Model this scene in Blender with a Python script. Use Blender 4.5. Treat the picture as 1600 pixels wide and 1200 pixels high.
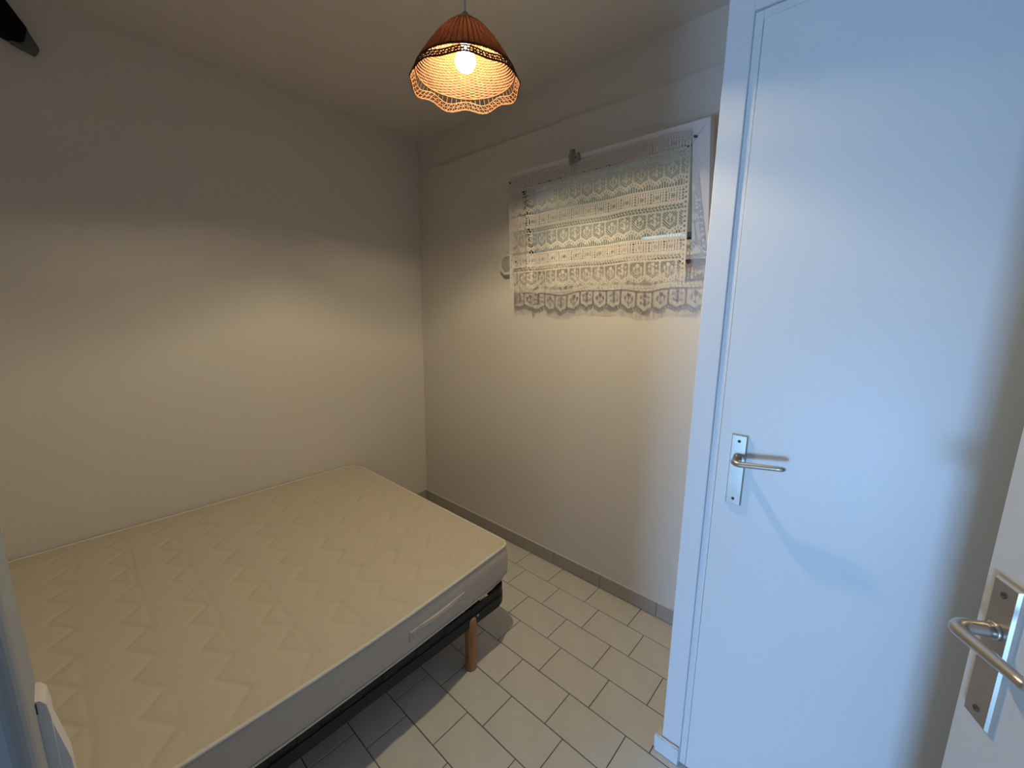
import bpy, math, random
from mathutils import Matrix, Vector
random.seed(7)
PI = math.pi
SCN = bpy.context.scene
COL = SCN.collection
for o in list(bpy.data.objects):
    bpy.data.objects.remove(o)

# ------------------------------------------------------------ camera
F_PX = 634.2865
YAW, PITCH, ROLL = -0.728996, 0.177305, 0.011560
fw = Vector((math.cos(PITCH) * math.sin(YAW), math.cos(PITCH) * math.cos(YAW), -math.sin(PITCH)))
rt = Vector((math.cos(YAW), -math.sin(YAW), 0))
up = rt.cross(fw)
c_, s_ = math.cos(ROLL), math.sin(ROLL)
r2, u2 = c_ * rt + s_ * up, -s_ * rt + c_ * up
cd = bpy.data.cameras.new('camera')
cam = bpy.data.objects.new('camera', cd)
COL.objects.link(cam)
cd.sensor_width = 36.0
cd.lens = F_PX / 1600 * 36
cd.clip_start = 0.01
cam.matrix_world = Matrix(((r2.x, u2.x, -fw.x, 2.51966), (r2.y, u2.y, -fw.y, -1.81843),
                           (r2.z, u2.z, -fw.z, 1.48422), (0, 0, 0, 1)))
SCN.camera = cam

# ------------------------------------------------------------ world, lights, exposure
w = bpy.data.worlds.new('world')
SCN.world = w
w.use_nodes = True
bg = w.node_tree.nodes['Background']
bg.inputs[0].default_value = (0.74, 0.86, 1.0, 1)
bg.inputs[1].default_value = 1.05
SCN.view_settings.view_transform = 'Standard'
SCN.view_settings.look = 'None'
SCN.view_settings.exposure = 0.0
SCN.view_settings.gamma = 1.0
SCN.view_settings.use_curve_mapping = False
BULB = Vector((1.510, -0.911, 2.211))
BULB_STRENGTH = 4150.0
BULB_COLOR = (1.0, 0.830, 0.525)


def area(name, loc, target, sx, sy, power, col):
    l = bpy.data.lights.new(name, 'AREA')
    l.shape = 'RECTANGLE'
    l.size, l.size_y, l.energy, l.color = sx, sy, power, col
    o = bpy.data.objects.new(name, l)
    COL.objects.link(o)
    o.location = loc
    o.rotation_euler = (Vector(target) - Vector(loc)).to_track_quat('-Z', 'Y').to_euler()
    return o


# daylight coming in through the glazed end of the hall behind the camera
area('daylight', (2.50, -4.32, 0.32), (2.48, -0.6, -1.00), 0.40, 0.50, 88.0, (0.27, 0.55, 1.0))


# ------------------------------------------------------------ materials
def mat(name, col, rough=0.6, metal=0.0, noise=None, bump=None, spec=0.5, emit=None, trans=None):
    m = bpy.data.materials.new(name)
    m.use_nodes = True
    nt = m.node_tree
    b = nt.nodes['Principled BSDF']
    b.inputs['Base Color'].default_value = (*col, 1)
    b.inputs['Roughness'].default_value = rough
    b.inputs['Metallic'].default_value = metal
    b.inputs['Specular IOR Level'].default_value = spec
    tc = nt.nodes.new('ShaderNodeTexCoord')
    if noise:
        sc, amt = noise
        n = nt.nodes.new('ShaderNodeTexNoise')
        n.inputs['Scale'].default_value = sc
        n.inputs['Detail'].default_value = 5
        nt.links.new(tc.outputs['Object'], n.inputs['Vector'])
        r = nt.nodes.new('ShaderNodeValToRGB')
        r.color_ramp.elements[0].position = 0.3
        r.color_ramp.elements[1].position = 0.7
        r.color_ramp.elements[0].color = (*[max(0, c * (1 - amt)) for c in col], 1)
        r.color_ramp.elements[1].color = (*[min(1, c * (1 + amt)) for c in col], 1)
        nt.links.new(n.outputs['Fac'], r.inputs['Fac'])
        nt.links.new(r.outputs['Color'], b.inputs['Base Color'])
    if bump:
        sc, st, dist = bump
        n = nt.nodes.new('ShaderNodeTexNoise')
        n.inputs['Scale'].default_value = sc
        n.inputs['Detail'].default_value = 4
        nt.links.new(tc.outputs['Object'], n.inputs['Vector'])
        bu = nt.nodes.new('ShaderNodeBump')
        bu.inputs['Strength'].default_value = st
        bu.inputs['Distance'].default_value = dist
        nt.links.new(n.outputs['Fac'], bu.inputs['Height'])
        nt.links.new(bu.outputs['Normal'], b.inputs['Normal'])
    if emit:
        b.inputs['Emission Color'].default_value = (*emit[0], 1)
        b.inputs['Emission Strength'].default_value = emit[1]
    if trans:
        out = nt.nodes['Material Output']
        t = nt.nodes.new('ShaderNodeBsdfTranslucent')
        t.inputs['Color'].default_value = (*trans[0], 1)
        mx = nt.nodes.new('ShaderNodeMixShader')
        mx.inputs[0].default_value = trans[1]
        nt.links.new(b.outputs[0], mx.inputs[1])
        nt.links.new(t.outputs[0], mx.inputs[2])
        nt.links.new(mx.outputs[0], out.inputs['Surface'])
    return m


M = {}
M['wall'] = mat('painted_plaster', (0.70, 0.655, 0.60), 0.75, noise=(1.3, 0.03), bump=(140, 0.25, 0.002))
M['ceiling'] = mat('ceiling_paint', (0.68, 0.64, 0.585), 0.85, noise=(1.0, 0.02), bump=(120, 0.2, 0.002))
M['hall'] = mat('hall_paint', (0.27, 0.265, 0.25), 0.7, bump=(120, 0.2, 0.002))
M['door'] = mat('white_door_paint', (0.77, 0.77, 0.76), 0.42, noise=(1.8, 0.02), bump=(220, 0.12, 0.001))
M['frame'] = mat('white_frame_paint', (0.76, 0.75, 0.75), 0.4, bump=(160, 0.1, 0.001))
M['tile'] = mat('matt_floor_tile', (0.66, 0.64, 0.585), 0.42, noise=(9, 0.045), bump=(90, 0.12, 0.0015))
M['grout'] = mat('grout', (0.085, 0.065, 0.05), 0.9, noise=(40, 0.3))
M['plinth'] = mat('plinth_tile', (0.38, 0.345, 0.31), 0.5, noise=(7, 0.05))
M['plinth_white'] = mat('painted_plinth_tile', (0.75, 0.75, 0.77), 0.45, noise=(14, 0.06), bump=(60, 0.4, 0.002))
M['alu'] = mat('brushed_nickel', (0.50, 0.46, 0.41), 0.34, 0.9, noise=(30, 0.05))
M['screw'] = mat('dark_screw', (0.10, 0.09, 0.08), 0.5, 0.6)
M['black'] = mat('black_metal', (0.010, 0.012, 0.017), 0.45, 0.1, spec=0.4)
M['blackmatt'] = mat('black_matt', (0.006, 0.006, 0.006), 0.8, spec=0.1)
M['darkgrey'] = mat('dark_grey_plastic', (0.09, 0.11, 0.10), 0.7)
M['slat'] = mat('slat_holder_plastic', (0.006, 0.007, 0.009), 0.6)
M['ticking'] = mat('cream_ticking', (0.63, 0.565, 0.445), 0.9, noise=(420, 0.05), bump=(500, 0.35, 0.001))
M['border'] = mat('grey_beige_border', (0.60, 0.515, 0.42), 0.9, noise=(300, 0.07), bump=(420, 0.4, 0.001))
M['piping'] = mat('cream_piping', (0.76, 0.72, 0.63), 0.85)
M['lace'] = mat('cotton_lace', (0.64, 0.59, 0.525), 0.9, trans=((0.6, 0.55, 0.5), 0.15))
M['lace2'] = mat('cotton_thread', (0.66, 0.61, 0.54), 0.9)
M['switch'] = mat('switch_plastic', (0.60, 0.54, 0.49), 0.4)
M['door_shaded'] = mat('shaded_white_door_paint', (0.56, 0.545, 0.52), 0.5, bump=(300, 0.3, 0.001))  # white door paint, darkened for shade that nothing in the scene casts
M['sash'] = mat('window_frame_paint', (0.74, 0.70, 0.68), 0.45)
M['whiteplastic'] = mat('white_plastic', (0.70, 0.68, 0.66), 0.35)
M['oldplastic'] = mat('aged_plastic', (0.60, 0.57, 0.52), 0.5)
M['ventdisc'] = mat('vent_disc', (0.42, 0.42, 0.36), 0.6)
M['gasket'] = mat('black_gasket', (0.012, 0.012, 0.012), 0.6)
M['latch'] = mat('latch_metal', (0.30, 0.30, 0.26), 0.45, 0.6)
M['cord'] = mat('pale_cord', (0.55, 0.53, 0.50), 0.6)
M['cap'] = mat('grey_cap', (0.28, 0.27, 0.24), 0.5)
M['bulb'] = mat('lit_bulb', (1, 1, 1), 0.5, emit=(BULB_COLOR, BULB_STRENGTH))
M['bulbbase'] = mat('bulb_base', (0.5, 0.5, 0.5), 0.4, 0.8)
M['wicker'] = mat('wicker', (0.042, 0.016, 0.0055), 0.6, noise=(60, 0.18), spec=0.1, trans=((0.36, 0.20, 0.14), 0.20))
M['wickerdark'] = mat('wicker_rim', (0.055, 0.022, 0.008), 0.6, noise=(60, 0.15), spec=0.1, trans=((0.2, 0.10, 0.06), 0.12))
M['soffit'] = mat('porch_soffit', (0.46, 0.47, 0.41), 0.8, bump=(30, 0.3, 0.004))
M['porchwall'] = mat('porch_render', (0.88, 0.68, 0.46), 0.85, bump=(50, 0.3, 0.004))
M['beam'] = mat('dark_beam', (0.05, 0.07, 0.07), 0.6)
M['garden'] = mat('pale_garden_wall', (0.62, 0.70, 0.66), 0.8, noise=(3, 0.1))
M['leaf'] = mat('palm_green', (0.10, 0.20, 0.12), 0.5, noise=(8, 0.2))
M['ground'] = mat('paving', (0.45, 0.47, 0.44), 0.9, noise=(4, 0.1))


def beech():
    m = mat('beech_wood', (0.42, 0.20, 0.085), 0.42)
    nt = m.node_tree
    b = nt.nodes['Principled BSDF']
    tc = nt.nodes.new('ShaderNodeTexCoord')
    mp = nt.nodes.new('ShaderNodeMapping')
    mp.inputs['Scale'].default_value = (90, 90, 9)
    n = nt.nodes.new('ShaderNodeTexNoise')
    n.inputs['Scale'].default_value = 1.0
    n.inputs['Detail'].default_value = 6
    r = nt.nodes.new('ShaderNodeValToRGB')
    r.color_ramp.elements[0].position = 0.35
    r.color_ramp.elements[0].color = (0.33, 0.145, 0.055, 1)
    r.color_ramp.elements[1].position = 0.7
    r.color_ramp.elements[1].color = (0.48, 0.24, 0.105, 1)
    nt.links.new(tc.outputs['Object'], mp.inputs[0])
    nt.links.new(mp.outputs[0], n.inputs['Vector'])
    nt.links.new(n.outputs['Fac'], r.inputs[0])
    nt.links.new(r.outputs[0], b.inputs['Base Color'])
    return m


M['wood'] = beech()


def bulb_glass():
    m = bpy.data.materials.new('glowing_bulb_glass')
    m.use_nodes = True
    nt = m.node_tree
    nt.nodes.remove(nt.nodes['Principled BSDF'])
    out = nt.nodes['Material Output']
    t = nt.nodes.new('ShaderNodeBsdfTransparent')
    e = nt.nodes.new('ShaderNodeEmission')
    e.inputs['Color'].default_value = (*BULB_COLOR, 1)
    e.inputs['Strength'].default_value = 12.0
    mx = nt.nodes.new('ShaderNodeMixShader')
    mx.inputs[0].default_value = 0.35
    nt.links.new(t.outputs[0], mx.inputs[1])
    nt.links.new(e.outputs[0], mx.inputs[2])
    nt.links.new(mx.outputs[0], out.inputs['Surface'])
    return m


M['bulbglass'] = bulb_glass()


def glass():
    m = bpy.data.materials.new('window_glass')
    m.use_nodes = True
    nt = m.node_tree
    b = nt.nodes['Principled BSDF']
    out = nt.nodes['Material Output']
    nt.nodes.remove(b)
    g = nt.nodes.new('ShaderNodeBsdfGlossy')
    g.inputs['Roughness'].default_value = 0.01
    t = nt.nodes.new('ShaderNodeBsdfTransparent')
    t.inputs['Color'].default_value = (0.86, 0.93, 0.90, 1)
    fr = nt.nodes.new('ShaderNodeFresnel')
    fr.inputs['IOR'].default_value = 1.55
    mx = nt.nodes.new('ShaderNodeMixShader')
    nt.links.new(fr.outputs[0], mx.inputs[0])
    nt.links.new(t.outputs[0], mx.inputs[1])
    nt.links.new(g.outputs[0], mx.inputs[2])
    nt.links.new(mx.outputs[0], out.inputs['Surface'])
    return m


M['glass'] = glass()


# ------------------------------------------------------------ mesh helpers
class MB:
    def __init__(s):
        s.v, s.f, s.sm = [], [], []

    def add(s, vs, fs, smooth=False):
        o = len(s.v)
        s.v += [Vector(p) for p in vs]
        s.f += [tuple(i + o for i in f) for f in fs]
        s.sm += [smooth] * len(fs)
        return s

    def box(s, x0, x1, y0, y1, z0, z1, b=0.0):
        """box with optional bevelled edges"""
        if b <= 0:
            vs = [(x, y, z) for z in (z0, z1) for y in (y0, y1) for x in (x0, x1)]
            fs = [(0, 2, 3, 1), (4, 5, 7, 6), (0, 1, 5, 4), (2, 6, 7, 3), (0, 4, 6, 2), (1, 3, 7, 5)]
            return s.add(vs, fs)
        vs = []
        for sz, z in ((-1, z0), (1, z1)):
            for sy, y in ((-1, y0), (1, y1)):
                for sx, x in ((-1, x0), (1, x1)):
                    vs += [(x, y - sy * b, z - sz * b), (x - sx * b, y, z - sz * b), (x - sx * b, y - sy * b, z)]
        q = lambda c, k: c * 3 + k
        fs = [(q(0, 2), q(2, 2), q(3, 2), q(1, 2)), (q(4, 2), q(5, 2), q(7, 2), q(6, 2)),
              (q(0, 1), q(1, 1), q(5, 1), q(4, 1)), (q(2, 1), q(6, 1), q(7, 1), q(3, 1)),
              (q(0, 0), q(4, 0), q(6, 0), q(2, 0)), (q(1, 0), q(3, 0), q(7, 0), q(5, 0))]
        for a, c in ((0, 1), (2, 3), (4, 5), (6, 7)):
            fs.append((q(a, 1), q(c, 1), q(c, 2), q(a, 2)))
        for a, c in ((0, 2), (1, 3), (4, 6), (5, 7)):
            fs.append((q(a, 0), q(c, 0), q(c, 2), q(a, 2)))
        for a, c in ((0, 4), (1, 5), (2, 6), (3, 7)):
            fs.append((q(a, 0), q(c, 0), q(c, 1), q(a, 1)))
        for c in range(8):
            fs.append((q(c, 0), q(c, 1), q(c, 2)))
        return s.add(vs, fs)

    def tube(s, pts, r, n=8, closed=False, caps=True, sx=1.0, sy=1.0, upv=None):
        pts = [Vector(p) for p in pts]
        rs = r if isinstance(r, (list, tuple)) else [r] * len(pts)
        N = len(pts)
        vs, fs = [], []
        prev = None
        for i, p in enumerate(pts):
            if closed:
                t = pts[(i + 1) % N] - pts[i - 1]
            else:
                t = pts[min(i + 1, N - 1)] - pts[max(i - 1, 0)]
            t.normalize()
            if upv is not None:
                a = Vector(upv).cross(t)
                if a.length < 1e-5:
                    a = t.orthogonal()
                a.normalize()
            elif prev is None:
                a = t.orthogonal().normalized()
            else:
                a = prev - t * prev.dot(t)
                a.normalize()
            prev = a
            b = t.cross(a)
            for k in range(n):
                th = 2 * PI * (k + 0.5) / n
                vs.append(p + a * (math.cos(th) * rs[i] * sx) + b * (math.sin(th) * rs[i] * sy))
        M_ = N if closed else N - 1
        for i in range(M_):
            j = (i + 1) % N
            for k in range(n):
                l = (k + 1) % n
                fs.append((i * n + k, i * n + l, j * n + l, j * n + k))
        if caps and not closed:
            fs.append(tuple(range(n))[::-1])
            fs.append(tuple((N - 1) * n + k for k in range(n)))
        return s.add(vs, fs, n > 5)

    def lathe(s, prof, cx, cy, n=32, axis='z', smooth=True):
        """prof: list of (r, h)"""
        vs, fs = [], []
        for r, h in prof:
            for k in range(n):
                a = 2 * PI * (k + 0.5) / n
                if axis == 'z':
                    vs.append((cx + r * math.cos(a), cy + r * math.sin(a), h))
                else:  # axis along -y: cx=x centre, cy=z centre
                    vs.append((cx + r * math.cos(a), h, cy + r * math.sin(a)))
        for i in range(len(prof) - 1):
            for k in range(n):
                l = (k + 1) % n
                fs.append((i * n + k, i * n + l, (i + 1) * n + l, (i + 1) * n + k))
        if prof[0][0] > 1e-6:
            fs.append(tuple(range(n))[::-1])
        if prof[-1][0] > 1e-6:
            fs.append(tuple((len(prof) - 1) * n + k for k in range(n)))
        return s.add(vs, fs, smooth)

    def prism(s, poly, h0, h1, plane='xy'):
        n = len(poly)
        f = {'xy': lambda a, b, h: (a, b, h), 'xz': lambda a, b, h: (a, h, b), 'yz': lambda a, b, h: (h, a, b)}[plane]
        vs = [f(a, b, h0) for a, b in poly] + [f(a, b, h1) for a, b in poly]
        fs = [tuple(range(n))[::-1], tuple(range(n, 2 * n))]
        fs += [(i, (i + 1) % n, n + (i + 1) % n, n + i) for i in range(n)]
        return s.add(vs, fs)


MW = {}


def tag(o, label=None, cat=None, group=None, kind=None):
    if label:
        o['label'] = label
    if cat:
        o['category'] = cat
    if group:
        o['group'] = group
    if kind:
        o['kind'] = kind
    return o


def empty(name, loc, rot=None):
    """an Empty at the base of a thing; rot = Euler tuple"""
    o = bpy.data.objects.new(name, None)
    o.empty_display_size = 0.05
    COL.objects.link(o)
    o.location = loc
    m = Matrix.Translation(Vector(loc))
    if rot:
        from mathutils import Euler
        o.rotation_euler = rot
        m = m @ Euler(rot).to_matrix().to_4x4()
    MW[o] = m
    return o


def build(name, mb, material, parent=None, local=False, fixn=True):
    """link the collected faces as ONE mesh object; world coordinates unless local"""
    if parent is not None:
        base = MW[parent]
        inv = base.inverted()
        vs = [v.copy() for v in mb.v] if local else [inv @ v for v in mb.v]
        org = Matrix.Identity(4)
    else:
        vs = mb.v
        base = Matrix.Identity(4)
    me = bpy.data.meshes.new(name)
    me.from_pydata([tuple(v) for v in vs], [], mb.f)
    me.polygons.foreach_set('use_smooth', mb.sm)
    me.materials.append(material)
    if fixn:
        import bmesh
        bm = bmesh.new()
        bm.from_mesh(me)
        bmesh.ops.recalc_face_normals(bm, faces=bm.faces)
        bm.to_mesh(me)
        bm.free()
    me.update()
    o = bpy.data.objects.new(name, me)
    COL.objects.link(o)
    if parent is not None:
        o.parent = parent
    MW[o] = base
    return o


def struct(name, mb, material, label=None, cat=None):
    return tag(build(name, mb, material), label, cat, kind='structure')


# ------------------------------------------------------------ room shell
ZC = 2.63
XR = 3.06
YF = -4.30
# left wall
struct('wall_left', MB().box(-0.12, 0, YF, 0.0, -0.05, ZC), M['wall'],
       'plain cream plaster wall the mattress lies against', 'wall')
# back wall (with the small window): proud lower lining up to 2.42 m, opening for the window
OX0, OX1, OZ0, OZ1 = 1.012, 1.963, 1.722, 2.178
wb = MB()
wb.box(-0.12, OX0, 0, 0.20, -0.05, 2.42)
wb.box(OX1, XR + .12, 0, 0.20, -0.05, 2.42)
wb.box(OX0, OX1, 0, 0.20, -0.05, OZ0)
wb.box(OX0, OX1, 0, 0.20, OZ1, 2.42)
wb.box(-0.12, XR + .12, 0.022, 0.20, 2.42, ZC)
struct('wall_back', wb, M['wall'], 'cream plaster wall with the small lace-curtained window', 'wall')
# right wall of the hall
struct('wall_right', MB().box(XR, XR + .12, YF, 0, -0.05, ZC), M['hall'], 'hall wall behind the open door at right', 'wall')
# far end of the hall, behind the camera, with a glazed opening
wf = MB()
wf.box(-0.12, 1.80, YF - .12, YF, -0.05, ZC)
wf.box(2.70, XR + .12, YF - .12, YF, -0.05, ZC)
wf.box(1.80, 2.70, YF - .12, YF, 2.1, ZC)
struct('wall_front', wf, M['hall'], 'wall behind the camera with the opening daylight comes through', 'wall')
# wall between bedroom and hall, its end is seen at the lower left of the photo
prt = MB()
rr = 0.010
HX0, HX1, HY = 2.080, 2.142, -1.8615
poly = [(HX0, HY), (HX1 - rr, HY)]
for k in range(1, 7):
    a = PI / 2 * (1 - k / 6)
    poly.append((HX1 - rr + rr * math.cos(a), HY - rr + rr * math.sin(a)))
poly += [(HX1, -2.70), (HX0, -2.70)]
prt.prism(poly, 0, ZC)
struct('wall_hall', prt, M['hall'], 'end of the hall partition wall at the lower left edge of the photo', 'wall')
struct('wall_bedhead', MB().box(0, HX1, -2.80, -2.70, 0, ZC), M['wall'], 'wall at the near end of the bed', 'wall')
struct('ceiling', MB().box(-0.12, XR + .12, YF - .12, 0.20, ZC, ZC + 0.1), M['ceiling'],
       'flat cream ceiling the pendant lamp hangs from', 'ceiling')

# wall around the closet door (door_1), parallel to the back wall
YD = -0.606
wp = MB()
wp.box(2.143, 2.203, YD, YD + 0.07, 0, ZC, 0.002)
wp.box(2.203, 3.00, YD, YD + 0.07, 2.20, ZC)
wp.box(3.00, XR, YD, YD + 0.07, 0, ZC)
struct('wall_closet', wp, M['frame'], 'narrow white wall strip and lintel around the closet door', 'wall')
struct('wall_closet_side', MB().box(2.155, 2.20, YD + .072, 0, 0, ZC), M['wall'],
       'side of the closet running to the window wall', 'wall')

# ------------------------------------------------------------ floor and tiles
fl = struct('floor', MB().box(-0.12, XR + .12, YF - .12, 0.20, -0.05, -0.0025), M['grout'],
            'floor of beige tiles laid in a running bond with dark joints', 'floor')
A_, B_, GAP = 0.24, 0.1610, 0.0030
offs = {1: 0.1176, 2: 0.202, 3: 0.1182, 4: 0.1973, 5: 0.1111, 6: 0.190, 7: 0.110, 8: 0.191}


def tile_mb(w, h):
    g, b = GAP / 2, 0.0012
    m = MB()
    vs = [(g, g, -0.004), (w - g, g, -0.004), (w - g, h - g, -0.004), (g, h - g, -0.004),
          (g, g, -b), (w - g, g, -b), (w - g, h - g, -b), (g, h - g, -b),
          (g + b, g + b, 0), (w - g - b, g + b, 0), (w - g - b, h - g - b, 0), (g + b, h - g - b, 0)]
    fs = [(0, 1, 5, 4), (1, 2, 6, 5), (2, 3, 7, 6), (3, 0, 4, 7), (4, 5, 9, 8), (5, 6, 10, 9), (6, 7, 11, 10), (7, 4, 8, 11),
          (8, 9, 10, 11)]
    return m.add(vs, fs)


cache = {}


def put_tile(x0, x1, y0, y1):
    w_, h_ = round(x1 - x0, 4), round(y1 - y0, 4)
    if w_ < 0.01 or h_ < 0.01:
        return
    if (w_, h_) not in cache:
        o = build('tile', tile_mb(w_, h_), M['tile'], fl)
        cache[(w_, h_)] = o.data
    else:
        o = bpy.data.objects.new('tile', cache[(w_, h_)])
        COL.objects.link(o)
        o.parent = fl
    o.location = (x0, y0, random.uniform(-0.0003, 0.0003))


nrow = 16
for r in range(1, nrow + 1):
    y1 = 0.0 if r == 1 else -(0.15744 + B_ * (r - 2))
    y0 = -(0.15744 + B_ * (r - 1))
    off = offs.get(r, 0.110 if r % 2 else 0.190)
    x = off - A_
    while x < XR:
        put_tile(max(x, 0.0), min(x + A_, XR), y0, y1)
        x += A_
# the rest of the floor behind the camera (not in the photo)
build('floor_slab', MB().box(0, XR, YF, -(0.15744 + B_ * (nrow - 1)), -0.003, 0.0), M['tile'], fl)

# ------------------------------------------------------------ skirting
bb = empty('baseboard_back', (0, 0, 0))
tag(bb, 'brown-grey tiled skirting along the foot of the window wall', 'skirting', kind='structure')
xs = [0.0, 0.302, 0.6140, 0.9308, 1.2476, 1.5606, 1.8742, 2.155]
for a, b in zip(xs[:-1], xs[1:]):
    build('plinth_tile', MB().box(a + .001, b - .001, -0.009, -0.0005, 0.003, 0.078, 0.001), M['plinth'], bb)
build('plaster_bead', MB().box(0, 2.155, -0.007, 0, 0.0775, 0.0815), M['wall'], bb)
bl = empty('baseboard_left', (0, 0, 0))
tag(bl, 'brown-grey tiled skirting along the foot of the left wall behind the bed', 'skirting', kind='structure')
for k in range(8):
    y1 = -0.010 - k * 0.314
    build('plinth_tile', MB().box(0.0005, 0.009, y1 - 0.312, y1, 0.003, 0.078, 0.001), M['plinth'], bl)
bc = empty('baseboard_closet', (2.143, YD, 0))
tag(bc, 'short chipped white-painted skirting tile at the foot of the wall strip left of the closet door', 'skirting', kind='structure')
pm = MB()
pm.prism([(2.126, YD - 0.012), (2.202, YD - 0.012), (2.202, YD - 0.0005), (2.1425, YD - 0.0005), (2.1425, YD + 0.03), (2.126, YD + 0.03)], 0.002, 0.060)
build('plinth_tile', pm, M['plinth_white'], bc)
# ragged plaster fillet above and beside that tile
rg = MB()
pts = []
for i in range(9):
    x = 2.126 + 0.076 * i / 8
    pts.append((x, YD - 0.008 + random.uniform(-.0012, .0012), 0.0615 + random.uniform(-.0012, .0022)))
rg.tube(pts, [0.0032 + random.uniform(-.001, .001) for _ in pts], 6)
rg.tube([(2.1235, YD - 0.006 + random.uniform(-.002, .002), z) for z in (0.004, 0.016, 0.03, 0.044, 0.056, 0.063)],
        [0.003, 0.0045, 0.0028, 0.005, 0.003, 0.0015], 6)
tag(build('plaster_fillet', rg, M['plinth_white'], bc))

# ------------------------------------------------------------ door_1 (closed closet door)
d1 = empty('door_1', (2.203, YD, 0))
tag(d1, 'closed flush white closet door with a nickel lever handle at its left edge', 'door', kind='structure')
fr = MB()
fr.box(2.2035, 2.2225, YD + 0.006, YD + 0.068, 0.002, 2.197, 0.001)
fr.box(2.2225, 2.985, YD + 0.006, YD + 0.068, 2.178, 2.197, 0.001)
fr.box(2.975, 2.999, YD + 0.006, YD + 0.068, 0.002, 2.197, 0.001)
build('door_frame', fr, M['frame'], d1)
build('door_leaf', MB().box(2.224, 2.973, YD + 0.003, YD + 0.043, 0.006, 2.176, 0.0012), M['door'], d1)


def handle(parent, px0, px1, z0, z1, zl, dirx, root, local):
    """lever handle on a long plate; built in a frame where the door face is y = 0 and the room is -y"""
    pl = MB()
    t = 0.008
    b = 0.003
    vs = [(px0, 0, z0), (px1, 0, z0), (px1, 0, z1), (px0, 0, z1),
          (px0 + .0008, -t + b, z0 + .0008), (px1 - .0008, -t + b, z0 + .0008), (px1 - .0008, -t + b, z1 - .0008), (px0 + .0008, -t + b, z1 - .0008),
          (px0 + b, -t, z0 + b), (px1 - b, -t, z0 + b), (px1 - b, -t, z1 - b), (px0 + b, -t, z1 - b)]
    fs = [(0, 1, 5, 4), (1, 2, 6, 5), (2, 3, 7, 6), (3, 0, 4, 7), (4, 5, 9, 8), (5, 6, 10, 9), (6, 7, 11, 10), (7, 4, 8, 11), (8, 9, 10, 11), (0, 3, 2, 1)]
    pl.add(vs, fs)
    xc = (px0 + px1) / 2
    pl.lathe([(0.0115, -t), (0.0115, -t - 0.003), (0.0105, -t - 0.004)], xc, zl, 24, 'y')
    plate = build('handle_plate', pl, M['alu'], parent, local)
    for zz in (z0 + 0.018, z1 - 0.018):
        sc = MB()
        sc.lathe([(0.0042, -t), (0.0040, -t - 0.0012), (0.002, -t - 0.0014), (0.0019, -t - 0.0004), (0.0001, -t - 0.0004)], xc, zz, 14, 'y')
        build('screw', sc, M['screw'], plate, local)
    lv = MB()
    D = 0.055
    pts, rs = [], []
    for yy in (-t - 0.003, -0.02, -0.033):
        pts.append((xc, yy, zl)); rs.append(0.0095)
    for k in range(1, 9):
        a = PI / 2 * k / 8
        pts.append((xc + dirx * 0.016 * (1 - math.cos(a)), -0.036 - (D - 0.036 - .003) * math.sin(a), zl)); rs.append(0.0095 - 0.0012 * k / 8)
    L = 0.111
    for k in range(1, 9):
        pts.append((xc + dirx * (0.016 + (L - .016) * k / 8), -D + 0.003 * (1 - k / 8), zl + 0.0017 * k)); rs.append(0.0083 - 0.0002 * k)
    pts.append((xc + dirx * (L + 0.006), -D + 0.002, zl + 0.0145)); rs.append(0.0035)
    lv.tube(pts, rs, 14, sx=1.0, sy=0.95, upv=(0, 0, 1))
    build('lever', lv, M['alu'], plate, local)
    return plate


# door_1 handle: local frame == world translated to door face
# handle of door_1 (door face at YD+0.003)
loc1 = MW[d1]
_old = loc1
MW[d1] = Matrix.Translation((0, 0, 0))
hp = handle(d1, 2.255 - 2.203, 2.295 - 2.203, 0.958, 1.160, 1.092, 1, None, True)
MW[d1] = _old
for o in [hp] + list(hp.children):
    MW[o] = _old
for v in hp.data.vertices:
    v.co.y += 0.003
for ch in hp.children:
    for v in ch.data.vertices:
        v.co.y += 0.003

# ------------------------------------------------------------ door_2 (open door at the right, free edge towards the closet)
AD = math.radians(24.3)
dvec = Vector((-math.sin(AD), math.cos(AD), 0))   # towards the free edge
free = Vector((2.677, -1.048, 0)) + dvec * 0.021
hinge = free - dvec * 0.83
# local frame: x from free edge to hinge, -y = face seen by the camera
rz = math.atan2(-dvec.y, -dvec.x)
d2 = empty('door_2', (free.x, free.y, 0), (0, 0, rz))
nloc = MW[d2].to_3x3() @ Vector((0, -1, 0))
tag(d2, 'open white door leaf cut off by the right edge of the photo, with a lever handle', 'door', kind='structure')
build('door_leaf', MB().box(0, 0.83, 0.0, 0.040, 0.006, 2.04, 0.0015), M['door_shaded'], d2, True)
handle(d2, 0.021, 0.061, 0.958, 1.160, 1.092, 1, None, True)

# ------------------------------------------------------------ switch fitting on the wall end (lower left)
sw = empty('wall_switch', (2.10, HY, 1.13))
tag(sw, 'white plastic switch with a sloping rocker on the wall end at the lower left', 'switch')


def near_yz(y, z):
    return (-1.8184 + (y + 1.8184) * 0.611, 1.4842 + (z - 1.4842) * 0.611)


p = MB()
pl = [(-1.889, 0.80), (-1.881, 0.80), (-1.8795, 1.000), (-1.881, 1.018), (-1.885, 1.026), (-1.889, 1.0275)]
p.prism([near_yz(*q) for q in pl], HX0 + 0.001, HX0 + 0.024, 'yz')
build('back_plate', p, M['switch'], sw)
p = MB()
p.prism([near_yz(*q) for q in [(-1.8810, 0.80), (-1.8705, 0.80), (-1.8715, 0.925), (-1.8795, 0.985), (-1.8808, 0.985)]], HX0 + 0.003, HX0 + 0.020, 'yz')
build('rocker', p, M['switch'], sw)
build('slot', MB().box(HX0 + 0.0245, HX0 + 0.0262, HY, HY + .0006, 1.196, 1.204), M['gasket'], sw)

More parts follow.
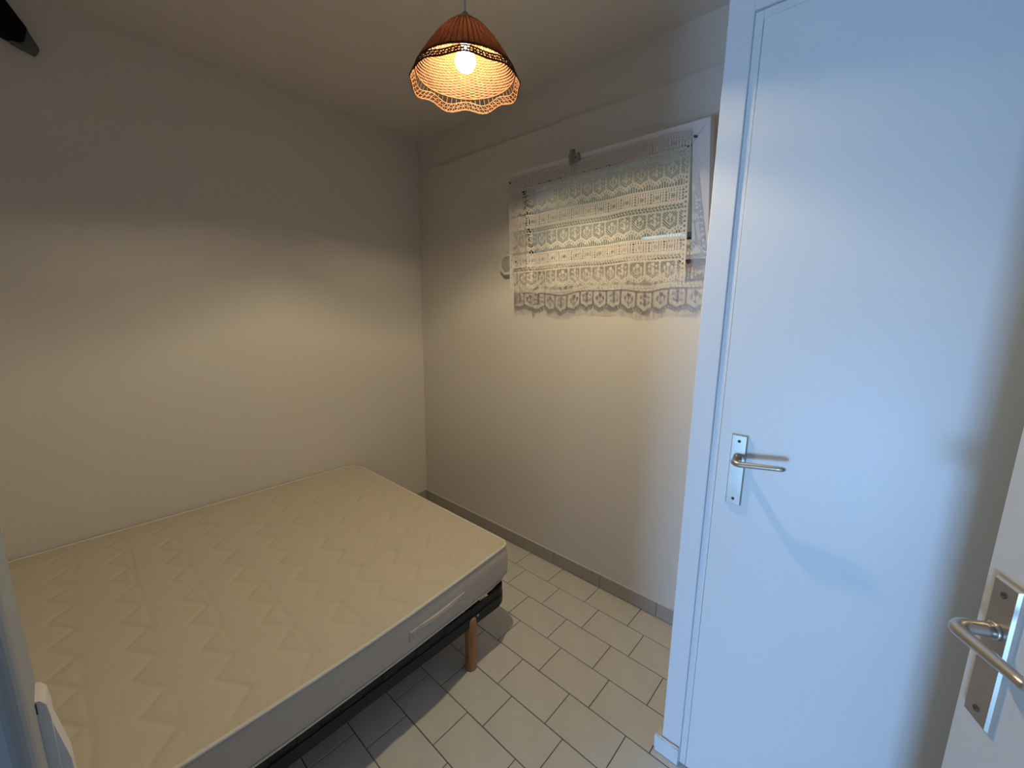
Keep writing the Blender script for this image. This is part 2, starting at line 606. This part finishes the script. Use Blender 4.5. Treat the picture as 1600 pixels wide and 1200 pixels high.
# ------------------------------------------------------------ black object top left (on the left wall near the ceiling)
bk = empty('wall_bracket', (0.0, -1.86, 2.44))
tag(bk, 'black tapering bracket high on the left wall, cut by the top left corner', 'bracket')
p = MB()
ca = [(-2.02, 2.66), (-1.802, 2.578 - .005), (-1.752, 2.487), (-1.766, 2.440), (-1.776, 2.432), (-1.822, 2.443), (-2.02, 2.47)]
ca = [(y, min(z, 2.62)) for y, z in ca]
p.prism(ca, 0.006, 0.055, 'yz')
build('arm', p, M['blackmatt'], bk)
p = MB()
p.prism([(-1.7515, 2.486), (-1.729, 2.434), (-1.742, 2.411), (-1.800, 2.430), (-1.775, 2.433), (-1.765, 2.441)], 0.010, 0.045, 'yz')
build('end_cap', p, M['darkgrey'], bk)
build('wall_plate', MB().box(0.0, 0.006, -2.0, -1.84, 2.48, 2.60, 0.001), M['blackmatt'], bk)

# ------------------------------------------------------------ bed base
bed = empty('bed_base', (0.7, -1.55, 0))
tag(bed, 'black metal slatted bed base on round wooden legs under the mattress', 'bed base')
BX0, BX1, BY0, BY1 = 0.03, 1.430, -2.47, -0.600


def rrect(x0, x1, y0, y1, r, n=8):
    P = []
    for cx, cy, a0 in ((x1 - r, y1 - r, 0), (x0 + r, y1 - r, PI / 2), (x0 + r, y0 + r, PI), (x1 - r, y0 + r, 3 * PI / 2)):
        for k in range(n + 1):
            a = a0 + PI / 2 * k / n
            P.append((cx + r * math.cos(a), cy + r * math.sin(a)))
    return P


def ring(outer, inner, z0, z1):
    n = len(outer)
    vs = [(x, y, z0) for x, y in outer] + [(x, y, z1) for x, y in outer] + [(x, y, z0) for x, y in inner] + [(x, y, z1) for x, y in inner]
    fs = []
    for i in range(n):
        j = (i + 1) % n
        fs += [(i, j, n + j, n + i), (2 * n + j, 2 * n + i, 3 * n + i, 3 * n + j), (n + i, n + j, 3 * n + j, 3 * n + i), (j, i, 2 * n + i, 2 * n + j)]
    return MB().add(vs, fs)


def pad(P, d, cx, cy):
    return P


def oring(d, r):
    return rrect(BX0 + d, BX1 - d, BY0 + d, BY1 - d, max(r - d, .01))


fr = ring(oring(0, .075), oring(.030, .075), 0.208, 0.250)
fr2 = ring(oring(.003, .075), oring(.027, .075), 0.202, 0.256)
fr.add(fr2.v, fr2.f)
build('frame', fr, M['black'], bed)
fr = ring(oring(.004, .07), oring(.012, .07), 0.256, 0.2872)
build('upper_rail', fr, M['black'], bed)
build('cross_bar', MB().box(BX0 + .03, BX1 - .03, -1.56, -1.53, 0.21, 0.245, .003), M['black'], bed)
for k in range(14):
    yc = -0.662 - k * 0.135
    sl = MB()
    n = 12
    vs, fs = [], []
    for i in range(n + 1):
        x = BX0 + 0.050 + (BX1 - BX0 - 0.10) * i / n
        z = 0.258 + 0.010 * math.sin(PI * i / n)
        vs += [(x, yc - 0.027, z), (x, yc + 0.027, z), (x, yc + 0.027, z + 0.008), (x, yc - 0.027, z + 0.008)]
    for i in range(n):
        for q in range(4):
            fs.append((4 * i + q, 4 * i + (q + 1) % 4, 4 * i + 4 + (q + 1) % 4, 4 * i + 4 + q))
    fs += [(0, 1, 2, 3), (4 * n + 3, 4 * n + 2, 4 * n + 1, 4 * n)]
    sl.add(vs, fs)
    so = build('slat', sl, M['wood'], bed)
    for xa, xb in ((BX1 - 0.095, BX1 - (0.020 if k == 0 else 0.0)), (BX0 + (0.020 if k == 0 else 0.0), BX0 + 0.095)):
        build('slat_holder', MB().box(xa, xb, yc - 0.032, yc + 0.032, 0.252, 0.285, .004), M['slat'], so)
for lx, ly in ((1.416, -0.822), (0.075, -0.822), (1.416, -2.25), (0.075, -2.25)):
    lg = MB()
    rl = 0.0238
    lg.lathe([(0.0001, 0.0005), (rl - .004, 0.0005), (rl - .001, 0.002), (rl, 0.006), (rl, 0.226), (rl * .93, 0.235), (rl * .75, 0.243), (rl * .45, 0.248), (0.0001, 0.250)], lx, ly, 32)
    lo = build('leg', lg, M['wood'], bed)
bt = MB()
bt.lathe([(0.0055, 1.0), (0.0048, 1.0025), (0.0001, 1.003)], 0, 0, 12)
bt2 = MB()
bt2.add([(1.430 + v.z - 1.0, -0.795 + v.x, 0.240 + v.y) for v in bt.v], bt.f)
build('bolt', bt2, M['alu'], bed)

# ------------------------------------------------------------ mattress
mt = empty('mattress', (0.7, -1.55, 0.285))
tag(mt, 'cream quilted double mattress with a grey-beige border lying on the black bed base', 'mattress')
MY1, MY0 = -0.578, -2.46
MX0 = 0.014


def xr_edge(y):
    t = min(max((-y - 0.60) / 0.95, 0), 1)
    b = math.sin(min(1, t) * PI / 2)
    e = max(0, (-y - 1.75) / 0.70)
    return 1.402 + 0.060 * b - 0.05 * e * e


def zig(u):
    """zigzag quilting line: long flat run then short steep drop; u in periods, returns 0..1 depth"""
    u = u % 1.0
    return u / 0.40 if u < 0.40 else (1 - u) / 0.60


PX, AMP = 0.1545, 0.062


def quilt(x, y):
    """surface height offset from the stitched pattern"""
    row = (-0.645 - y) / 0.1565
    best = 9
    for k in (math.floor(row) - 1, math.floor(row), math.floor(row) + 1):
        yt = -0.645 - 0.1565 * k
        u = (x - 0.811 + 0.0105 * k) / PX
        d = abs(y - (yt - AMP * zig(u)))
        uu = u % 1.0
        slope = AMP / (0.40 * PX) if uu < 0.40 else AMP / (0.60 * PX)
        d = d / math.sqrt(1 + slope * slope)
        best = min(best, d)
    am = 1.25 - 0.55 * min(1, max(0, (-y - 0.8) / 0.6))
    g = am * (-0.0036 * math.exp(-(best / 0.0048) ** 2) - 0.0032 * math.exp(-(best / 0.018) ** 2))
    # soft crease joining the zigzag tops in the rows nearer the camera
    k = round(row)
    yt = -0.645 - 0.1565 * k
    wv = 0.004 * math.sin(x * 13 + k)
    near_ = min(1, max(0, (-y - 1.0) / 0.3))
    g += -0.0020 * near_ * math.exp(-((y - yt - 0.010 + wv) / 0.007) ** 2) * (0.6 + 0.4 * math.sin(x * 5 + k * 1.7))
    return g


NXM, NYM = 250, 310
RC = 0.085


def edge_pt(sx, sy):
    """map unit square to the rounded plan of the mattress"""
    y = MY0 + (MY1 - MY0) * sy
    xr = xr_edge(y)
    # rounded corners by limiting x near the ends
    dy = min(y - MY0, MY1 - y)
    ins = 0.0
    if dy < RC:
        ins = RC - math.sqrt(max(0, RC * RC - (RC - dy) ** 2))
    insl = ins * (1.35 if sy > .5 else 1)
    insr = ins * 0.40
    if dy < RC:
        a = RC * 0.35
        insr = (a - math.sqrt(max(0, a * a - (a - dy) ** 2))) if dy < a else 0
    x0, x1 = MX0 + insl, xr - insr
    return x0 + (x1 - x0) * sx, y


def warp(t, n=3.0):
    return t


def ztop(x, y, ex):
    return 0.459 + 0.013 * (1 - math.exp(-ex / 0.045))


mb = MB()
vs, fs = [], []
for j in range(NYM + 1):
    tj = j / NYM
    for i in range(NXM + 1):
        ti = i / NXM
        x, y = edge_pt(ti, tj)
        x0, _ = edge_pt(0, tj)
        x1, _ = edge_pt(1, tj)
        ex = min(x - x0, x1 - x, MY1 - y, y - MY0)
        ex = max(ex, 0)
        fade = min(1, max(0, (ex - 0.012) / 0.03))
        z = ztop(x, y, ex) + quilt(x, y) * fade
        if ex < 0.022:
            # gathered puckers along the seam
            z += 0.0013 * math.sin((x + y) * 210) * math.exp(-((ex - 0.012) / 0.008) ** 2)
        vs.append((x, y, z))
for j in range(NYM):
    for i in range(NXM):
        a = j * (NXM + 1) + i
        fs.append((a, a + 1, a + NXM + 2, a + NXM + 1))
mb.add(vs, fs, True)
build('quilted_top', mb, M['ticking'], mt, fixn=False)

# plan outline of the border, sampled densely
outl = []
for i in range(0, 101):
    outl.append(edge_pt(1, i / 100))
for i in range(1, 41):
    outl.append(edge_pt(1 - i / 40, 1))
for i in range(1, 101):
    outl.append(edge_pt(0, 1 - i / 100))
for i in range(1, 40):
    outl.append(edge_pt(i / 40, 0))
# finer round corner at the foot
fin = []
for q in outl:
    if not fin or (Vector(q) - Vector(fin[-1])).length > 0.004:
        fin.append(q)
outl = fin
cxm, cym = 0.72, -1.52
NN = len(outl)


def nrm(i):
    a, b = Vector(outl[i - 1]), Vector(outl[(i + 1) % NN])
    t = (b - a).normalized()
    n = Vector((t.y, -t.x))
    if n.dot(Vector(outl[i]) - Vector((cxm, cym))) < 0:
        n = -n
    return n


prof = [(-0.0035, 0.452), (0.0015, 0.446), (0.0065, 0.436), (0.010, 0.415), (0.0115, 0.385), (0.011, 0.35), (0.008, 0.32), (0.001, 0.300), (-0.010, 0.288)]
vs, fs = [], []
NS = [nrm(i) for i in range(NN)]
for off, z in prof:
    for i, (x, y) in enumerate(outl):
        o = off
        cornf = 1.0
        dxw = x - MX0
        if dxw < 0.03:
            o = min(off, 0.0)
        dr = 0.0
        if z < 0.31 and x > 1.2 and y > -0.72:   # foot corner is pulled in and rounded towards its base
            dr = 0.03 * (0.31 - z) / 0.022 * max(0, 1 - ((-y - .578) / .12))
        # mattress bottom runs straighter than its bulging top
        bulge = (xr_edge(y) - 1.402) if x > 1.2 else 0
        k = (0.452 - z) / 0.164
        xx = x + NS[i].x * o - bulge * 0.45 * k - dr
        yy = y + NS[i].y * o - dr * 0.4
        vs.append((xx, yy, z))
for r in range(len(prof) - 1):
    for i in range(NN):
        j = (i + 1) % NN
        fs.append((r * NN + i, r * NN + j, (r + 1) * NN + j, (r + 1) * NN + i))
# bottom
fs.append(tuple((len(prof) - 1) * NN + i for i in range(NN)))
bo = MB().add(vs, fs, True)
build('border', bo, M['border'], mt)
low = [vs[(len(prof) - 2) * NN + i] for i in range(NN)]
build('lower_piping', MB().tube([(x + NS[i].x * 0.001, y + NS[i].y * 0.001, 0.296) for i, (x, y, z) in enumerate(low)], 0.0036, 6, closed=True, upv=(0, 0, 1)),
      M['piping'], mt)
build('upper_piping', MB().tube([(x + (0.001 if x > .05 else 0), y, 0.4585) for x, y in outl], 0.0058, 8, closed=True, upv=(0, 0, 1)),
      M['piping'], mt)


# carrying strap on the long side
def side_pt(y, z, out):
    zz = [q[1] for q in prof]
    k = 0
    while k < len(prof) - 2 and zz[k + 1] > z:
        k += 1
    t = (prof[k][1] - z) / (prof[k][1] - prof[k + 1][1])
    off = prof[k][0] + t * (prof[k + 1][0] - prof[k][0])
    bulge = xr_edge(y) - 1.402
    kk = (0.452 - z) / 0.164
    return (xr_edge(y) + off - bulge * 0.45 * kk + out, y, z)


st = MB()
ya, yb = -0.872, -1.137
vs, fs = [], []
n = 24
for i in range(n + 1):
    t = i / n
    y = ya + (yb - ya) * t
    zc = 0.376 - 0.003 * math.sin(PI * t)
    o = 0.003 + 0.006 * math.sin(PI * min(1, max(0, (t - .14) / .72)))
    for z in (zc + 0.021, zc + 0.020, zc - 0.020, zc - 0.021):
        oo = o if abs(z - zc) < 0.0205 else -0.001
        vs.append(side_pt(y, z, oo))
for i in range(n):
    for q in range(3):
        fs.append((4 * i + q, 4 * i + q + 1, 4 * i + 5 + q, 4 * i + 4 + q))
fs += [(0, 1, 2, 3), (4 * n + 3, 4 * n + 2, 4 * n + 1, 4 * n)]
st.add(vs, fs)
sto = build('carry_strap', st, M['border'], mt)
sti = MB()
for (s0, s1) in ((0.02, 0.13), (0.87, 0.98)):
    q = [(s0, .018), (s1, .018), (s1, -.018), (s0, -.018)]
    for a, b in ((0, 1), (1, 2), (2, 3), (3, 0), (0, 2), (1, 3)):
        pa = side_pt(ya + (yb - ya) * q[a][0], 0.376 + q[a][1], 0.0042)
        pb = side_pt(ya + (yb - ya) * q[b][0], 0.376 + q[b][1], 0.0042)
        sti.tube([pa, pb], 0.0009, 4)
for dz in (-.010, 0, .010):
    pts = []
    for i in range(13):
        t = 0.14 + 0.72 * i / 12
        pts.append(side_pt(ya + (yb - ya) * t, 0.376 + dz, 0.0036 + 0.006 * math.sin(PI * (t - .14) / .72)))
    sti.tube(pts, 0.0008, 4)
build('stitching', sti, M['piping'], sto)

# ------------------------------------------------------------ window: fixed frame, sash tilted into the room
w1 = empty('window_1', (1.4875, 0, 1.71))
tag(w1, 'small white hopper window tilted into the room at its top', 'window', kind='structure')
f = MB()
for (a, b, c, d) in ((OX0 - .0, OX1 + .0, OZ0 - .0, OZ0 + .03), (OX0, OX1, OZ1 - .03, OZ1), (OX0, OX0 + .03, OZ0 + .03, OZ1 - .03), (OX1 - .03, OX1, OZ0 + .03, OZ1 - .03)):
    f.box(a, b, 0.004, 0.070, c, d, 0.002)
build('fixed_frame', f, M['sash'], w1)
TILT = math.atan2(0.112, 0.475)
SW, SH = 0.975, 0.490
sash = empty('sash', (1.0, -0.022, 1.708), (TILT, 0, 0))   # rotation about x: top leans to -y
sash.parent = w1
sash.location = Vector((1.0, -0.022, 1.708)) - Vector((1.4875, 0, 1.71))
SB, ST, SS = 0.078, 0.072, 0.064
z0, z1 = 0, SH


def trap(poly, y0, y1):
    return MB().prism(poly, y0, y1, 'xz')


g = 0.0006
rails = [[(0, 0), (SW, 0), (SW - SS, SB - g), (SS, SB - g)],
         [(SS, SH - ST + g), (SW - SS, SH - ST + g), (SW, SH), (0, SH)],
         [(0, 0 + g), (SS - g, SB), (SS - g, SH - ST), (0, SH - g)],
         [(SW - SS + g, SB), (SW, g), (SW, SH - g), (SW - SS + g, SH - ST)]]
for nm, q in zip(('bottom_rail', 'top_rail', 'stile', 'stile'), rails):
    build(nm, trap(q, -0.022, 0.022), M['sash'], sash, True)
gk = MB()
for (a, b, c, d) in ((SS, SW - SS, SB, SB + .006), (SS, SW - SS, SH - ST - .003, SH - ST), (SS, SS + .003, SB, SH - ST), (SW - SS - .003, SW - SS, SB, SH - ST)):
    gk.box(a, b, -0.016, 0.016, c, d)
build('gasket', gk, M['gasket'], sash, True)
build('pane', MB().box(SS, SW - SS, -0.002, 0.002, SB, SH - ST), M['glass'], sash, True)
# catch on top of the sash
ct = MB()
ct.box(0.375, 0.402, -0.040, -0.022, SH - 0.036, SH + 0.010, .003)
ct.box(0.383, 0.398, -0.036, -0.012, SH + 0.010, SH + 0.026, .002)
ct.box(0.405, 0.428, -0.046, -0.022, SH - 0.034, SH + 0.006, .002)
ct.tube([(0.392, -0.034, SH - 0.036), (0.394, -0.036, SH - 0.060), (0.397, -0.034, SH - 0.072)], [.006, .005, .007], 8)
co = build('catch', ct, M['latch'], sash, True)
h = MB().lathe([(0.0035, -0.046), (0.0035, -0.0475)], 0.418, SH - 0.012, 10, 'y')
build('catch_hole', h, M['gasket'], sash, True)
for xx in (0.10, SW - 0.095):
    hg = MB()
    hg.tube([(xx - .02, -0.012, -0.006), (xx + .02, -0.012, -0.006)], 0.006, 8)
    hg.box(xx + 0.012, xx + 0.022, -0.020, -0.004, -0.018, 0.002, .001)
    build('hinge', hg, M['screw'], sash, True)
stl = MB()
stl.tube([(SW - 0.0, 0.0, 0.20), (SW - 0.006, 0.03, 0.24), (SW - .012, 0.06, 0.27)], 0.003, 6)
build('stay_arm', stl, M['latch'], sash, True)

# curtain rod on the sash
MS = MW[w1]
MWs = Matrix.Translation((1.0, -0.022, 1.708)) @ Matrix.Rotation(TILT, 4, 'X')


def sp(x, y, z):
    return MWs @ Vector((x, y, z))


rod = empty('curtain_rod', sp(SW / 2, -0.03, SH - .04))
tag(rod, 'thin white curtain rod screwed across the top of the window sash', 'curtain rod')
r_ = MB()
r_.tube([sp(0.015, -0.0275, SH - 0.044), sp(SW - 0.05, -0.0275, SH - 0.052)], 0.0036, 10)
build('rod', r_, M['whiteplastic'], rod)
for xx, zz in ((0.012, SH - .044), (SW - 0.048, SH - .052)):
    e_ = MB()
    e_.tube([sp(xx, -0.022, zz), sp(xx, -0.041, zz)], 0.0045, 8)
    build('end_screw', e_, M['screw'], rod)

# ------------------------------------------------------------ lace curtain, built cell by cell
CW, CH = 0.0035, 0.0035
NXC = 262
MOT = 18
TIER = 53


def flower(i, r, kind):
    """solid petals in a panel 18 wide, 17 high; i from motif edge, r from the panel top"""
    cx, cy = 9, 7.0
    x, y = i - cx, r - cy
    if kind == 0:   # eight-pointed star flower: four diamonds and diagonals
        if abs(x) + abs(y + 4.5) < 2.6 or abs(x) + abs(y - 4.5) < 2.6:
            return True
        if abs(abs(x) - 4.5) < 1.3 and abs(abs(y) - 2.5) < 1.2:
            return True
        if abs(abs(x) - abs(y)) < .9 and abs(x) < 5:
            return True
        return abs(x) + abs(y) < 1.6
    # tulip with two leaves
    if abs(x) + abs(y + 3.5) < 2.9:
        return True
    if abs(abs(x) - 4) + abs(y + 0.5) < 2.0:
        return True
    if abs(x) < .8 and -1 < y < 8:
        return True
    if abs(abs(x) - (6.4 - y)) < 1.3 and 2 <= y <= 6:
        return True
    return False


def tri(i):
    u = (i % MOT) / MOT
    return 1 - abs(2 * u - 1)      # 0 at motif edge, 1 in the middle


def cell(i, j):
    """True when the lace has thread at column i, row j (from the top)"""
    if i < 5 or i > NXC - 6:
        if i in (2, 3) or i in (NXC - 4, NXC - 3):
            return j % 5 > 1
        return True
    t, r = divmod(j, TIER)
    m = i // MOT
    im = i % MOT
    if t >= 3:
        t, r = 2, r + TIER
    zz = 41 + 5.0 * tri(i)          # scallop line
    if r < 2:
        return True
    if r == 2:
        return i % 3 != 0
    if 3 <= r <= 15:
        if im in (0, 3, 4) and r % 3 != 0:
            return False
        if im in (1, 2, 4):
            return True
        if r in (4, 14) and im > 4:
            return im % 3 != 0
        if 6 <= r <= 12 and im in (7, 15):
            return False
        if 7 <= r <= 11 and 9 <= im <= 13:
            return im % 2 == 1 and r != 9
        return True
    if r in (16, 17):
        return True
    if 18 <= r <= 23:
        return (i + (r // 3) * 2) % 4 == 0 or (r % 3 == 0 and i % 4 < 3)
    if r in (24, 25):
        return True
    if r < zz:
        if im == 0 or im == 17:
            return True
        if r > zz - 1.6:
            return True
        if flower(im, r - 26, m % 2):
            return True
        return (abs(im - 8.5) + r) % 3 < 1
    if r < zz + 1.2:
        return True
    if r < zz + 3.2:
        return im % 3 != 0
    if r < zz + 4.4:
        return True
    return i % 3 == 0


NYC = 3 * TIER + 1
XA, ZTOP = 1.0, 2.144


def lace_pt(i, j):
    s = i / NXC
    t = j / NYC
    # gathered end at the left: a couple of tight folds
    fold = math.exp(-((s - 0.14) / 0.045) ** 2)
    x = XA + (0.914 + 0.012 * t) * s - 0.012 * fold * math.sin((s - .14) * 60)
    yb = -0.150 + 0.010 * math.sin(s * 14 + 0.6) + 0.006 * math.sin(s * 31 + 1)
    yt = -0.163 + 0.002 * math.sin(s * 40)
    y = yt + (yb - yt) * t - 0.012 * fold * math.sin((s - .14) * 60 + 1.0)
    z = ZTOP + 0.010 * s - j * CH * 1.0 + 0.0015 * math.sin(s * 18)
    # header laid over the rod
    if t < 0.08:
        z += 0.002 * math.sin(s * 50)
    if i < 6:
        z -= 0.008 * t
    return (x, y, z)


lc = MB()
pt = [[Vector(lace_pt(i, j)) for i in range(NXC + 1)] for j in range(NYC + 14)]
idx = {}
vs, fs = [], []


def vid(i, j):
    k = (i, j)
    if k not in idx:
        idx[k] = len(vs)
        vs.append(pt[j][i])
    return idx[k]


for j in range(NYC):
    for i in range(NXC):
        if j >= 2 * TIER and (j - 2 * TIER) > 41 + 5.0 * tri(i) + 4.4:
            continue
        if cell(i, j):
            fs.append((vid(i, j), vid(i, j + 1), vid(i + 1, j + 1), vid(i + 1, j)))
lc.add(vs, fs)
cur = empty('lace_curtain', (1.46, -0.15, 1.59))
tag(cur, 'cream lace curtain with flower panels and a scalloped hem hung over the small window', 'curtain')
build('lace_panel', lc, M['lace'], cur, fixn=False)
fg = MB()
for i in range(0, NXC):
    j0 = int(2 * TIER + 41 + 5.0 * tri(i) + 4.4)
    p0 = pt[min(j0, NYC)][i]
    L = (2 * TIER + 41 + 14.5 - j0) * CH + random.uniform(-.002, .003)
    if i % 2 and random.random() < .45:
        continue
    dx = random.uniform(-.0012, .0012)
    hw = 0.0008
    fg.add([(p0.x - hw, p0.y, p0.z + .001), (p0.x + hw, p0.y, p0.z + .001), (p0.x + hw + dx, p0.y + .001, p0.z - L), (p0.x - hw + dx, p0.y + .001, p0.z - L)], [(0, 1, 2, 3)])
tag(build('fringe', fg, M['lace2'], cur, fixn=False), kind='stuff')
hd = MB()
hd.tube([pt[0][i] for i in range(0, NXC + 1, 3)], 0.0014, 5)
hd.tube([pt[6][i] + Vector((0, -.001, 0)) for i in range(0, NXC + 1, 3)], 0.0009, 5)
build('heading_hem', hd, M['lace2'], cur)

# ------------------------------------------------------------ round wall fitting left of the window
vt = empty('wall_vent', (0.868, 0, 1.757))
tag(vt, 'round pale wall vent with octagonal rim beside the left edge of the lace curtain', 'vent')
VX, VZ = 0.879, 1.750
build('body', MB().lathe([(0.050, 0), (0.050, -0.026), (0.052, -0.030)], VX, VZ, 32, 'y'), M['oldplastic'], vt)
rim = MB()
n = 8
for k in range(1):
    rim.lathe([(0.062, -0.028), (0.064, -0.034), (0.061, -0.040), (0.047, -0.041), (0.045, -0.036), (0.045, -0.030)], VX, VZ, 8, 'y', False)
build('rim', rim, M['whiteplastic'], vt)
build('disc', MB().lathe([(0.044, -0.030), (0.044, -0.036), (0.036, -0.038), (0.0001, -0.0385)], VX, VZ, 32, 'y'), M['ventdisc'], vt)

# ------------------------------------------------------------ pendant lamp
lamp = empty('pendant_lamp', (BULB.x, BULB.y, ZC))
tag(lamp, 'lit pendant lamp with a scalloped wicker shade hanging from the ceiling', 'lamp')
cx, cy = BULB.x, BULB.y
build('cord', MB().tube([(cx, cy, ZC), (cx - .001, cy, 2.50), (cx, cy, 2.335)], 0.0028, 8), M['cord'], lamp)
build('ceiling_rose', MB().lathe([(0.042, ZC), (0.042, ZC - 0.01), (0.030, ZC - 0.026), (0.006, ZC - 0.032)], cx, cy, 24), M['whiteplastic'], lamp)
build('lamp_holder', MB().lathe([(0.004, 2.338), (0.010, 2.332), (0.016, 2.320), (0.017, 2.262), (0.015, 2.258)], cx, cy, 24), M['cap'], lamp)
bb_ = MB()
prof = []
for k in range(13):
    a = -PI / 2 + PI * 0.84 * k / 12
    prof.append((max(0.0001, 0.031 * math.cos(a)), BULB.z + 0.031 * math.sin(a)))
prof.append((0.0135, BULB.z + 0.040))
bb_.lathe(prof, cx, cy, 32)
bo_ = build('bulb', bb_, M['bulbglass'], lamp)
fc = MB()
fc.lathe([(max(0.0001, 0.019 * math.cos(-PI / 2 + PI * k / 8)), BULB.z + 0.007 + 0.019 * math.sin(-PI / 2 + PI * k / 8)) for k in range(9)], cx, cy, 16)
build('filament', fc, M['bulb'], bo_)
build('bulb_base', MB().lathe([(0.0136, BULB.z + 0.037), (0.0136, BULB.z + 0.062)], cx, cy, 24), M['bulbbase'], bo_)


def shade_r(t):      # t 0 at top .. 1 at the lower edge of the weave ; (radius, z)
    r = 0.034 + (0.146 - 0.034) * (t ** 0.80)
    z = 2.304 - (2.304 - 2.176) * (t ** 1.12)
    return r, z


NR = 56
rib = MB()
for k in range(NR):
    a = 2 * PI * k / NR
    rib.tube([(cx + shade_r(t)[0] * math.cos(a), cy + shade_r(t)[0] * math.sin(a), shade_r(t)[1]) for t in [i / 7 for i in range(8)]], 0.0013, 4, caps=False)
shade = empty('shade', (0, 0, 0))
shade.parent = lamp
MW[shade] = MW[lamp]
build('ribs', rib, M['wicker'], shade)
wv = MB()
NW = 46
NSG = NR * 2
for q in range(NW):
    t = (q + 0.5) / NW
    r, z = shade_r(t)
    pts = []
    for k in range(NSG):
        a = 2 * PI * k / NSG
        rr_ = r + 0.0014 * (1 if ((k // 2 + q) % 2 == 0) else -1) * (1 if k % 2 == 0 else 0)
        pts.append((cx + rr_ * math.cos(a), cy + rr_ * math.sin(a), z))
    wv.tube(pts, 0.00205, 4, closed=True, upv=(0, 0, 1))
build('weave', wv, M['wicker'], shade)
build('top_ring', MB().lathe([(0.026, 2.300), (0.037, 2.300), (0.038, 2.306), (0.032, 2.313), (0.014, 2.315)], cx, cy, 32), M['cap'], shade)

LOBES = 8
PH = 2.79


def lobe(a):
    return 0.5 + 0.5 * math.cos(LOBES * a + PH)


def skirt(a, s):
    """s 0 at weave edge .. 1 at scalloped outer edge"""
    L = 0.029 + 0.012 * lobe(a)
    rr_ = 0.146 + s * L * 0.46
    zz_ = 2.176 - s * L * 0.90
    return (cx + rr_ * math.cos(a), cy + rr_ * math.sin(a), zz_)


def band(a):          # where the crossed lattice begins
    L = 0.029 + 0.012 * lobe(a)
    return 1 - 0.021 / L


sk = MB()
n = 196
sk.tube([skirt(2 * PI * k / n, 0) for k in range(n)], 0.0026, 6, closed=True)
sk.tube([skirt(2 * PI * k / n, band(2 * PI * k / n)) for k in range(n)], 0.0018, 5, closed=True)
sk.tube([skirt(2 * PI * k / n, band(2 * PI * k / n) * .5 + .5) for k in range(n)], 0.0013, 5, closed=True)
for s in (0.975, 1.0, 1.03):
    sk.tube([skirt(2 * PI * k / n, s) for k in range(n)], 0.0018, 5, closed=True)
NB = 60
for k in range(NB):
    a = 2 * PI * k / NB
    b = band(a)
    sk.tube([skirt(a, 0), skirt(a, b)], 0.0012, 4, caps=False)
    a2 = 2 * PI * (k + 1) / NB
    m1, m2 = b * .5 + .5, band(a2) * .5 + .5
    sk.tube([skirt(a, b), skirt((a + a2) / 2, (m1 + m2) / 2), skirt(a2, 1)], 0.0016, 4, caps=False)
    sk.tube([skirt(a2, band(a2)), skirt((a + a2) / 2, (m1 + m2) / 2), skirt(a, 1)], 0.0016, 4, caps=False)
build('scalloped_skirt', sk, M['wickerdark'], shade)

# ------------------------------------------------------------ outside the window: porch
struct('porch_ceiling', MB().prism([(-0.6, 0.20), (2.4, 0.20), (1.75, 1.05), (1.25, 2.6), (-0.6, 2.6)], 2.30, 2.36), M['soffit'],
       'pale grey porch ceiling seen through the small window', 'porch ceiling')
struct('porch_wall', MB().box(0.55, 0.70, 0.20, 2.09, -0.05, 2.299), M['porchwall'],
       'beige porch wall seen through the left of the small window', 'wall')
tag(build('porch_beam', MB().add([(0.9, 2.7, 2.22), (2.6, 2.2, 2.00), (2.6, 2.32, 2.00), (0.9, 2.82, 2.22), (0.9, 2.7, 2.34), (2.6, 2.2, 2.13), (2.6, 2.32, 2.13), (0.9, 2.82, 2.34)],
                                 [(0, 3, 2, 1), (4, 5, 6, 7), (0, 1, 5, 4), (2, 3, 7, 6), (0, 4, 7, 3), (1, 2, 6, 5)]), M['beam']),
    'dark sloping beam outside, seen at the right edge of the small window', 'beam')
struct('garden_wall', MB().box(-4, 5, 5.0, 5.2, -0.05, 2.55), M['garden'], 'pale garden wall outside the window', 'wall')
struct('ground', MB().box(-6, 6, 0.20, 9, -0.10, -0.05), M['ground'], 'paved ground outside the window', 'ground')
pm_ = empty('palm_plant', (1.0, 3.6, -0.05))
tag(pm_, 'green palm fronds outside, glimpsed at the right edge of the small window', 'plant')
build('trunk', MB().tube([(1.0, 3.6, -.05), (1.02, 3.62, 0.8), (1.0, 3.6, 1.7)], [0.07, 0.05, 0.04], 10), M['beam'], pm_)
for k in range(11):
    a = 2 * PI * k / 11 + .2
    L = 0.75
    m = MB()
    vs, fs = [], []
    for i in range(9):
        t = i / 8
        r = L * t
        z = 1.7 + 0.55 * math.sin(t * 2.2) - 0.35 * t * t
        wd = 0.035 * math.sin(PI * min(.98, t + .05)) + .003
        c, s = math.cos(a), math.sin(a)
        vs += [(1.0 + r * c - wd * s, 3.6 + r * s + wd * c, z - .01), (1.0 + r * c, 3.6 + r * s, z + .004), (1.0 + r * c + wd * s, 3.6 + r * s - wd * c, z - .01)]
    for i in range(8):
        fs += [(3 * i, 3 * i + 1, 3 * i + 4, 3 * i + 3), (3 * i + 1, 3 * i + 2, 3 * i + 5, 3 * i + 4)]
    m.add(vs, fs)
    build('frond', m, M['leaf'], pm_, fixn=False)
